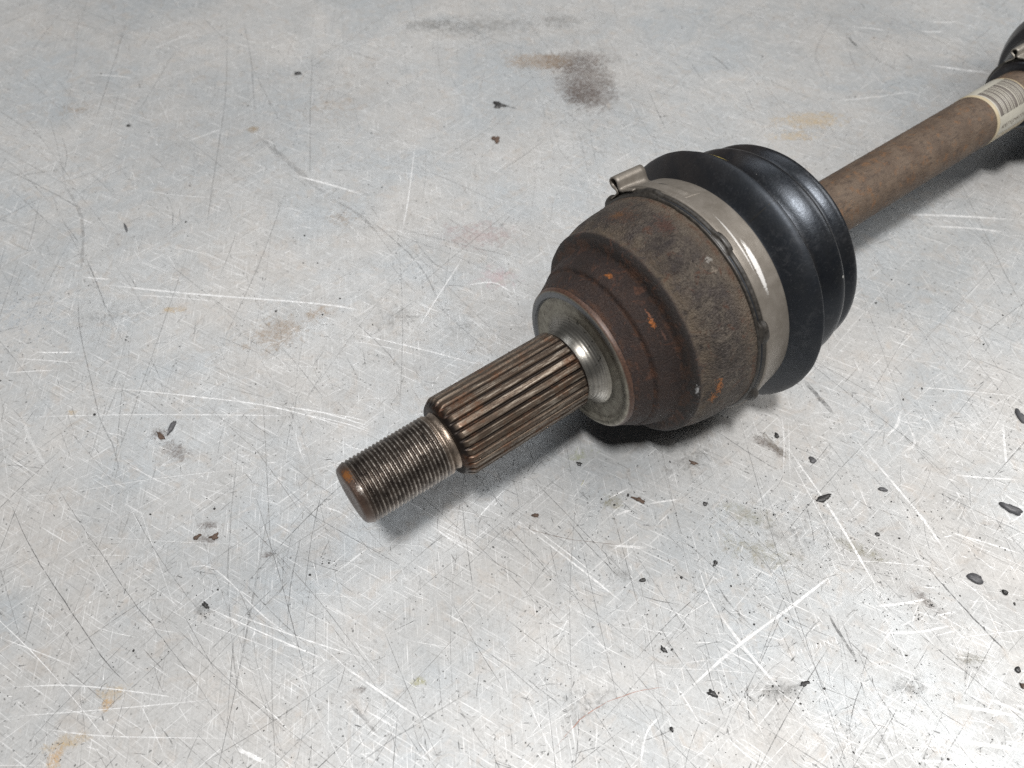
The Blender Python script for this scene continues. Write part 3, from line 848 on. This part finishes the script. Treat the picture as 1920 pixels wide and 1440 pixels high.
for i, (nm, x, y, L, W, ang, mt, label, cat, H) in enumerate(FLAKES):
    X, Y = on_sheet(x, y)
    a = math.radians(ang)
    X2, Y2 = on_sheet(x + L / 2 * math.cos(a), y - L / 2 * math.sin(a))
    X1, Y1 = on_sheet(x - L / 2 * math.cos(a), y + L / 2 * math.sin(a))
    A1, B1 = on_sheet(x - W / 2 * math.sin(a), y - W / 2 * math.cos(a))
    A2, B2 = on_sheet(x + W / 2 * math.sin(a), y + W / 2 * math.cos(a))
    me = chip_mesh(0.86 * math.hypot(X2 - X1, Y2 - Y1), 0.82 * math.hypot(A2 - A1, B2 - B1), H * 1.5, i + 5, 0.15 if 'oval' in nm else (0.45 if 'sliver' in nm else 1.0))
    o = link(nm, me, M[mt], None, True)
    o.location = (X * MM, Y * MM, 0.055 * MM)
    o.rotation_euler.z = math.atan2(Y2 - Y1, X2 - X1)
    tag(o, label, cat, 'bits of debris lying on the sheet')


def grit(name, places, sizes, mat, label):
    V, F = [], []
    for (x, y), sz in zip(places, sizes):
        b = len(V)
        n = 6
        ca, sa = math.cos(x * 7.3), math.sin(x * 7.3)
        el = rng.uniform(0.45, 1.0)
        ring = []
        for i in range(n):
            t = 2 * math.pi * i / n
            k = rng.uniform(.65, 1.2)
            px_, py_ = sz * k * math.cos(t), sz * k * el * math.sin(t)
            ring.append((px_ * ca - py_ * sa, px_ * sa + py_ * ca))
        V += [((x + p) * MM, (y + q) * MM, 0.052 * MM) for p, q in ring]
        V += [((x + p * .6) * MM, (y + q * .6) * MM, (0.052 + sz * .55) * MM) for p, q in ring]
        for i in range(n):
            F.append((b + i, b + (i + 1) % n, b + n + (i + 1) % n, b + n + i))
        F.append(tuple(b + n + i for i in range(n)))
    me = bpy.data.meshes.new(name)
    me.from_pydata(V, [], F)
    o = link(name, me, mat, None, False)
    return tag(o, label, 'grit', None, 'stuff')


pl = spread(1700, 3.0) + [(x, y) for (x, y) in spread(2600, 7.0) if x > -40 and y < 260 and rng.random() < 0.75]
for (cx, cy, n, sx, sy) in ((386, 1143, 26, 3, 4), (1450, 960, 45, 9, 3), (1735, 1125, 50, 7, 5), (1440, 1300, 60, 12, 3), (1160, 945, 30, 4, 4), (1710, 955, 30, 9, 4), (1545, 935, 20, 4, 2),
                            (1240, 1215, 16, 3, 3), (620, 1050, 14, 3, 2), (1700, 1285, 16, 3, 3), (1380, 1110, 40, 10, 8), (1600, 1030, 40, 10, 5)):
    X, Y = on_sheet(cx, cy)
    pl += [(X + rng.normal(0, sx), Y + rng.normal(0, sy)) for _ in range(n)]
sz = [0.14 + 0.20 * rng.random() + (0.50 * rng.random() ** 2 if rng.random() < 0.16 else 0) for _ in pl]
grit('black_grit', pl, sz, M['black'], 'fine black grit scattered over the metal sheet')
pl2 = [on_sheet(1092, 906), on_sheet(1090, 909), on_sheet(1094, 902)]
grit('yellow_grit', pl2, [.32, .28, .2], M['yel2'], 'tiny yellow paint crumbs below the splined section')

# ------------------------------------------------------------------ the drive shaft
axle = bpy.data.objects.new('drive_shaft', None)
C.objects.link(axle)
_dx, _dy = 0.80495, 0.59334
axle.location = ((-55.747 + _dx * S0) * MM, (127.188 + _dy * S0) * MM, 0)
axle.rotation_euler.z = math.atan2(_dy, _dx)
tag(axle, 'rusty car drive shaft with splined threaded end and black rubber boots, lying on metal sheet', 'drive shaft')

# threaded end
TP = 1.55
dents = [(rng.uniform(4, 31), rng.uniform(-180, 180), rng.uniform(.4, 1.2), rng.uniform(4, 12)) for _ in range(120)]


def thread_r(s, r, ph):
    if s < 0.01 or r < 9.0: return r
    t = (s / TP + ph / 360.0) % 1.0
    tri = abs(t - 0.5) * 2                       # 1 at the crest
    cut = 0.66 * (1 - min(1, max(0, (tri - 0.08) / 0.80)))
    fade = min(1, max(0.0, (s - 0.6) / 3.2)) * min(1, max(0, (35.8 - s) / 1.2))
    v = min(r, 12.0 - cut * fade)
    for (a, b, c, d) in dents:
        if abs(s - a) < c and abs(ph - b) < d:
            v -= 0.20 * (1 - abs(s - a) / c) * (1 - abs(ph - b) / d)
    return v + 0.03 * nz(s, ph, 0.6)


prof = [(0.35, 0.0), (0.3, 3.0), (0.0, 6.0), (0.0, 9.4), (0.15, 10.1), (0.5, 10.75)]
prof += [(0.5 + 0.12 * k, min(12.0, 10.75 + 0.12 * k * 0.50)) for k in range(1, 291)]
prof += [(35.6, 11.9), (35.9, 11.6), (36.3, 11.2), (37.2, 11.05), (38.0, 11.15), (38.7, 11.6), (38.9, 12.0)]
turned('threaded_end', prof, 120, M['thread'], axle, thread_r, ('crest', lambda s, rr, ph, r: 0.4 if s > 35.5 else (rr - 11.3) / 0.7))

# splined section
NT_ = 28


def spline_r(s, r, ph):
    if r < 14.05: return r
    t = ((ph + 3.0) / (360.0 / NT_)) % 1.0
    x = abs(t - 0.5) * 2                          # 0 in the gap, 1 on the tooth
    k = min(1, max(0, (x - 0.23) / 0.14))
    run = min(1, max(0, (94.0 - s) / 0.8))        # teeth stop short of the collar
    tip = 16.2 - 0.05 * abs(nz(s, ph, 0.5))
    root = 14.75
    top = root + (tip - root) * k * run if s > 60 else root + (tip - root) * k
    return min(r, top) if s < 42.5 else top


prof = [(38.6, 11.0), (38.6, 13.6), (38.75, 14.0), (39.2, 14.5), (40.2, 15.2), (41.4, 15.95), (42.0, 16.3)] + [(42 + k * 2.0, 16.3) for k in range(1, 25)]
prof += [(91, 16.3), (92, 16.3), (92.8, 16.3), (93.2, 16.3), (93.6, 16.3), (94.0, 16.3), (94.6, 14.75)]
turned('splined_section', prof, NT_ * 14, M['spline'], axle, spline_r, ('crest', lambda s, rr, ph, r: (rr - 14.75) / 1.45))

# collar with its turned fillet, flat face and chamfer
prof = [(94.2, 14.6), (95.5, 14.7), (96.8, 15.0), (98.2, 15.6), (99.5, 16.4), (100.6, 17.4), (101.4, 18.4), (101.9, 19.2)]
prof = resample(chaikin(prof, 2), 0.25) + [(102.0, 19.3), (101.85, 19.8), (101.9, 22), (102.05, 24.5), (102.1, 26.2), (101.95, 26.6), (101.35, 26.9), (101.05, 27.4), (101.05, 28.8), (101.25, 29.5), (101.7, 30.0), (102.5, 30.35), (103.5, 30.5)]
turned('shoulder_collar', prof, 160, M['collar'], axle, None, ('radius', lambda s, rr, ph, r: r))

# joint housing: drum, lip and bell
prof = [(103.0, 30.2), (103.4, 30.6), (105.0, 31.4), (107.4, 32.6), (109.0, 33.6), (109.7, 33.9), (110.2, 33.3), (110.7, 33.6), (111.2, 35.0), (112.2, 35.6), (115.0, 36.6), (117.6, 37.5), (119.0, 38.0), (119.9, 38.2), (120.3, 39.2), (120.7, 41.6), (121.4, 43.0),
        (122.4, 44.0), (123.6, 44.15), (124.8, 43.95), (126.5, 44.7), (130.0, 46.1), (134.0, 46.9), (138.0, 47.4), (142.0, 47.6), (146.0, 47.9), (149.5, 47.9), (152.0, 47.6), (160, 47.4)]
prof = resample(chaikin(prof, 2), 0.55)


def housing_r(s, r, ph):
    d = 0.16 * nz(s, ph, 0.11, 3) + 0.07 * nz(s, ph, 0.35, 9)
    if s > 123: d += 0.20 * nz(s, ph, 0.06, 5) + 0.11 * nz(s, ph, 0.55, 2)
    else: d += 0.05 * nz(s, ph, 0.7, 2)
    d += 0.60 * math.exp(-((s - 121.8) / 1.3) ** 2) * nz(s, ph, 0.16, 12) + 0.25 * math.exp(-((s - 110.5) / 1.2) ** 2) * nz(s, ph, 0.2, 31)
    pit = nz(s, ph, 0.42, 17)
    if pit > 0.28 and s > 123: d -= 0.55 * (pit - 0.28)
    return r + d


turned('joint_housing', prof, 460, M['housing'], axle, housing_r)

# rubber boot with its folds
prof = [(149.2, 47.9), (149.4, 48.7), (150.2, 48.95), (151.6, 48.9), (152.0, 48.2), (160.0, 46.9), (165.6, 46.0), (166.8, 46.2), (168.0, 47.8), (169.6, 50.6), (171.4, 53.2), (173.0, 54.9), (174.2, 55.7), (175.2, 56.0), (176.0, 55.4), (176.8, 54.2), (179.0, 50.0), (181.0, 46.2),
        (182.6, 44.0), (184.4, 43.4), (186.4, 44.6), (189.0, 46.8), (192.0, 48.4), (194.2, 49.2), (195.8, 49.2), (196.8, 48.4), (197.8, 46.6), (199.2, 45.2), (200.8, 45.2), (202.6, 46.3), (204.6, 47.2), (206.4, 47.0), (207.6, 45.4), (208.8, 40.0),
        (210.2, 30.0), (212.0, 21.0), (214.5, 17.0), (217.0, 16.0), (224.0, 15.8), (224.6, 15.2), (224.8, 13.0)]


def boot_r(s, r, ph):
    d = 0.10 * nz(s, ph, 0.07, 7) + 0.025 * nz(s, ph, 0.8, 3)
    if 170 < s < 176.5: d += 0.12 * nz(s, ph, 0.25, 4)
    return r + (d if s > 152 else 0.6 * d)


boot = turned('rubber_boot', resample(chaikin(prof, 2), 0.6), 240, M['rubber'], axle, boot_r)
boot['label'] = 'black folded rubber boot behind the steel clamp'


# lip of the boot in front of the clamp, with its moulded bumps
def lip_r(s, r, ph):
    d = 0.18 * nz(s, ph, 0.12, 21)
    for p0, w, h in ((19, 5.0, 1.7), (61.5, 4.6, 2.0), (101.0, 4.0, 2.6), (-26, 6, 1.2), (-58, 4, 2.2), (146, 5, 1.8), (-110, 5, 1.8)):
        d += 0.8 * h * math.exp(-((ph - p0) / w) ** 4) * (1 if 149.3 < s < 153 else 0.0)
    return r + d


prof = [(148.3, 47.2), (148.4, 48.4), (148.9, 48.9), (149.4, 48.75), (149.6, 48.4), (149.9, 48.8), (150.3, 49.3), (150.9, 49.5), (151.6, 49.5), (152.2, 49.2), (152.4, 48.6)]
lip = turned('boot_lip', resample(chaikin(prof, 1), 0.25), 300, M['lip'], boot, lip_r)

# mould line and paint mark on the boot
bm = bmesh.new()
P = [(167.6, 47.5), (168.6, 49.0), (169.6, 50.6), (171.4, 53.1), (173, 54.8), (174.6, 55.8)]
vs = []
for (s, r) in P:
    vs.append([bm.verts.new(loc(s, r + .10, 16.4 + d)) for d in (-.28, .28)])
for a, b in zip(vs, vs[1:]):
    bm.faces.new((a[0], a[1], b[1], b[0]))
me = bpy.data.meshes.new('mould_line')
bm.to_mesh(me)
bm.free()
link('mould_line', me, M['seam'], boot)
rr_ = random.Random(4)
bm = bmesh.new()
for k in range(16):
    ph = -18 + k * 0.55
    s = 175.6 + 0.05 * k + rr_.uniform(-.2, .2)
    w = rr_.uniform(.15, .5) * (1 - abs(k - 7.5) / 9)
    q = [bm.verts.new(loc(s + a, 56.05 - abs(s + a - 175.3) * .5, ph + b)) for a, b in ((-w, -.2), (w, -.2), (w * 1.1, .5), (-w, .5))]
    bm.faces.new(q)
me = bpy.data.meshes.new('paint_mark')
bm.to_mesh(me)
bm.free()
link('paint_mark', me, M['yellow'], boot)
for (s, r, ph, w) in ((195.0, 49.35, 60.1, .5), (188.5, 46.7, -4, .14)):
    bm = bmesh.new()
    bm.faces.new([bm.verts.new(loc(s + w * math.cos(t) * rr_.uniform(.7, 1.2), r, ph + w * 1.5 * math.sin(t))) for t in np.linspace(0, 2 * math.pi, 8)[:-1]])
    me = bpy.data.meshes.new('pale_speck')
    bm.to_mesh(me)
    bm.free()
    link('pale_speck', me, M['white'], boot)

# steel clamp band
prof = [(151.3, 48.7), (151.3, 49.6), (151.5, 49.9), (152.5, 49.95), (155.0, 49.6), (160.0, 48.7), (165.0, 47.85), (166.0, 47.7), (166.2, 47.4), (166.2, 46.2)]


def clamp_r(s, r, ph):
    return r + (0.12 * nz(s, ph, 0.05, 14) if r > 47 else 0) + 0.5 * math.exp(-((ph + 36) / 9) ** 2)


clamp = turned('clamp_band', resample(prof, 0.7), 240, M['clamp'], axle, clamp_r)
clamp['label'] = 'dull steel clamp band with a bright worn glint'


def sheet_strip(name, path, s0, s1, th, mat, parent, ns=7, skew=0.0):
    """bent sheet metal: path = [(tangential mm, radial mm)] about angle PH0, extruded along the axle, with thickness"""
    P = np.array(resample(chaikin(path, 2), 0.5))
    T = np.gradient(P, axis=0)
    T /= np.linalg.norm(T, axis=1)[:, None]
    N = np.stack([-T[:, 1], T[:, 0]], 1)
    bm = bmesh.new()
    rows = []
    for i in range(len(P)):
        row = []
        for side in (0, 1):
            q = P[i] + N[i] * th * side
            row.append([bm.verts.new(ear_loc(s0 + (s1 - s0) * k / ns + skew * q[0], q[0], q[1])) for k in range(ns + 1)])
        rows.append(row)
    for a, b in zip(rows, rows[1:]):
        for k in range(ns):
            bm.faces.new((a[0][k], a[0][k + 1], b[0][k + 1], b[0][k]))
            bm.faces.new((a[1][k], b[1][k], b[1][k + 1], a[1][k + 1]))
        for k in (0, ns):
            bm.faces.new((a[0][k], b[0][k], b[1][k], a[1][k]))
    for r in (rows[0], rows[-1]):
        for k in range(ns):
            bm.faces.new((r[0][k], r[0][k + 1], r[1][k + 1], r[1][k]))
    bmesh.ops.recalc_face_normals(bm, faces=bm.faces)
    me = bpy.data.meshes.new(name)
    bm.to_mesh(me)
    bm.free()
    return link(name, me, mat, parent)


EAR_PHI, EAR_R = -47.0, 50.2


def ear_loc(s, t, h):
    a = math.radians(EAR_PHI)
    if EAR_R > 40:                                # the big band narrows towards the boot
        h -= 0.172 * max(0, s - 153) * max(0.25, 1 - max(0, h) / 4.0)
    c = loc(s, EAR_R + h, EAR_PHI)
    # tangential direction of growing angle
    return (c[0], c[1] - t * math.cos(a) * MM, c[2] - t * math.sin(a) * MM)


ear = [(7.5, -0.8), (4.0, 0.1), (1.6, 0.4), (0.9, 1.2), (1.4, 2.6), (1.7, 4.0), (1.0, 5.6), (-0.6, 6.2), (-2.2, 5.6), (-2.9, 4.0), (-2.4, 2.5), (-1.3, 1.3), (-1.2, 0.4), (-3.0, -0.1), (-6.5, -0.9)]
ear = [(a * 1.2, b * (1.15 if b > 0.5 else 1.0)) for a, b in ear]
sheet_strip('clamp_ear', ear, 149.6, 164.2, 0.7, M['clamp'], clamp)


# overlapping tongue of the band beside the ear, with a pressed rib
def tongue_warp(s, r, ph):
    c = 158.6
    rib = math.exp(-((s - 155.6 - (ph + 25) * 0.10) / 0.8) ** 2) * (1 if -34 < ph < -11 else 0)
    w = 1.0 if ph < -16 else max(0.12, (-8 - ph) / 8.0)
    return (c + (s - c) * (0.9 + 0.1 * w), r - max(0, s - 153) * 0.172 - 0.9 * max(0, (ph + 26) / 17.5) * (0.45 + 0.55 * ((s - c) / 7.0) ** 2) + rib * 0.9 + 0.35 * math.exp(-((ph + 38) / 7) ** 2), ph)


band('clamp_tongue', 151.9, 165.2, 49.6, 50.5, -44, -8.5, M['clamp'], clamp, 40, 12, tongue_warp)

band('slot', 154.6, 155.5, 50.6, 51.15, -31, -13, M['seam'], clamp, 24, 2, lambda s, r, ph: (155.05 + (s - 155.05) * math.sin(math.pi * (0.06 + 0.88 * (ph + 31) / 18)) + (ph + 25) * 0.04 + 1.2, r - 0.75 - 0.35 * max(0, (ph + 26) / 13.0), ph), bevel=.05)

# plain shaft with sticker
prof = [(208, 13.15)] + [(208 + k * 1.0, 13.3) for k in range(1, 300)]


def bar_r(s, r, ph):
    return r + 0.07 * nz(s, ph, 0.25, 1) + 0.05 * nz(s, ph, 0.7, 8)


turned('plain_shaft', prof, 96, M['bar'], axle, bar_r)
label = turned('barcode_sticker', [(359.2, 13.35), (359.2, 13.55)] + [(359.2 + k, 13.56) for k in range(1, 28)] + [(387.0, 13.56), (387.0, 13.35)], 96, M['paper'], axle,
               lambda s, r, ph: r + 0.02 * nz(s, ph, 0.3, 6))
label['label'] = 'yellowed white paper sticker with a barcode wrapped round the shaft'
band('white_panel', 361.4, 385.6, 13.5, 13.62, -75, 92, M['paper_in'], label, 60, 2, bevel=.02)
bars = [2.6, .5, .45, .55, .5, .5, 1.5, .5, .5, .5, 1.1, .55, .5, .6, 1.0, .55, 2.3, .9, .7, .5, .9, .5, .6, .5, 1.3, .55, .5, .5, 1.5]
s = 362.4
for k, w in enumerate(bars):
    if k % 2 == 0:
        band('bar', s, s + w, 13.58, 13.66, -22, 50.5, M['ink'], label, 26, 1, bevel=.01)
    s += w
# the blurred code line under the bars
cu = bpy.data.curves.new('printed_code', 'FONT')
cu.body = '4007Y(JMR77X'
cu.size = 3.0
tmp = bpy.data.objects.new('printed_code', cu)
C.objects.link(tmp)
dg = bpy.context.evaluated_depsgraph_get()
me = bpy.data.meshes.new_from_object(tmp.evaluated_get(dg))
bpy.data.objects.remove(tmp)
xs = [v.co.x for v in me.vertices]
kx = 21.0 / (max(xs) - min(xs))
for v in me.vertices:
    s_, t_ = 363.0 + (v.co.x - min(xs)) * kx, v.co.y
    v.co = loc(s_, 13.66, 79.0 - math.degrees(t_ / 13.6))
link('printed_code', me, M['ink2'], label, False)

# boot of the inner joint, entering at the upper right corner
prof = [(394.0, 13.2), (394.2, 16.2), (395.0, 17.2), (397.0, 17.5), (407.0, 18.0), (409.0, 19.5), (414.0, 22.4), (420.0, 25.0), (426.0, 27.2), (426.6, 28.5), (427.2, 30.4), (429.0, 31.6), (437.0, 35.2), (439.0, 35.2), (442.0, 33.8), (445.0, 33.6), (449.0, 35.2),
        (455.0, 36.0), (480.0, 36.5), (495.0, 42.0), (515.0, 50.0), (528.0, 55.4), (531.0, 56.0), (534.0, 55.0), (540.0, 50.0), (580.0, 48.0), (590.0, 40.0), (591.0, 0.1)]
prof = [(a + 5.0, b - (1.8 if 408 < a < 470 else 0)) for a, b in prof]
inner = turned('inner_boot', resample(chaikin(prof, 2), 0.8), 160, M['rubber'], axle)
inner['label'] = 'second black rubber boot cut by the upper right corner'
iclamp = turned('inner_clamp_band', [(402.2, 17.2), (402.2, 18.5), (402.6, 18.8), (411.6, 19.0), (412.0, 18.7), (412.0, 17.2)], 120, mat_plain('dark_clamp_steel', (0.055, 0.05, 0.042), 0.5, 0.4), axle)
EAR_PHI, EAR_R = -33.0, 18.9
ear = [(5.5, -0.9), (3.2, 0.0), (1.4, 0.4), (0.9, 1.2), (1.4, 2.4), (1.6, 3.6), (0.8, 4.8), (-0.6, 5.2), (-2.0, 4.6), (-2.5, 3.4), (-1.8, 2.0), (-1.0, 1.0), (-1.4, 0.2), (-3.6, -0.3), (-5.5, -0.9)]
sheet_strip('inner_clamp_ear', ear, 401.0, 410.5, 0.6, mat_plain('pale_clamp_steel', (0.24, 0.22, 0.19), 0.45, 0.4), iclamp)
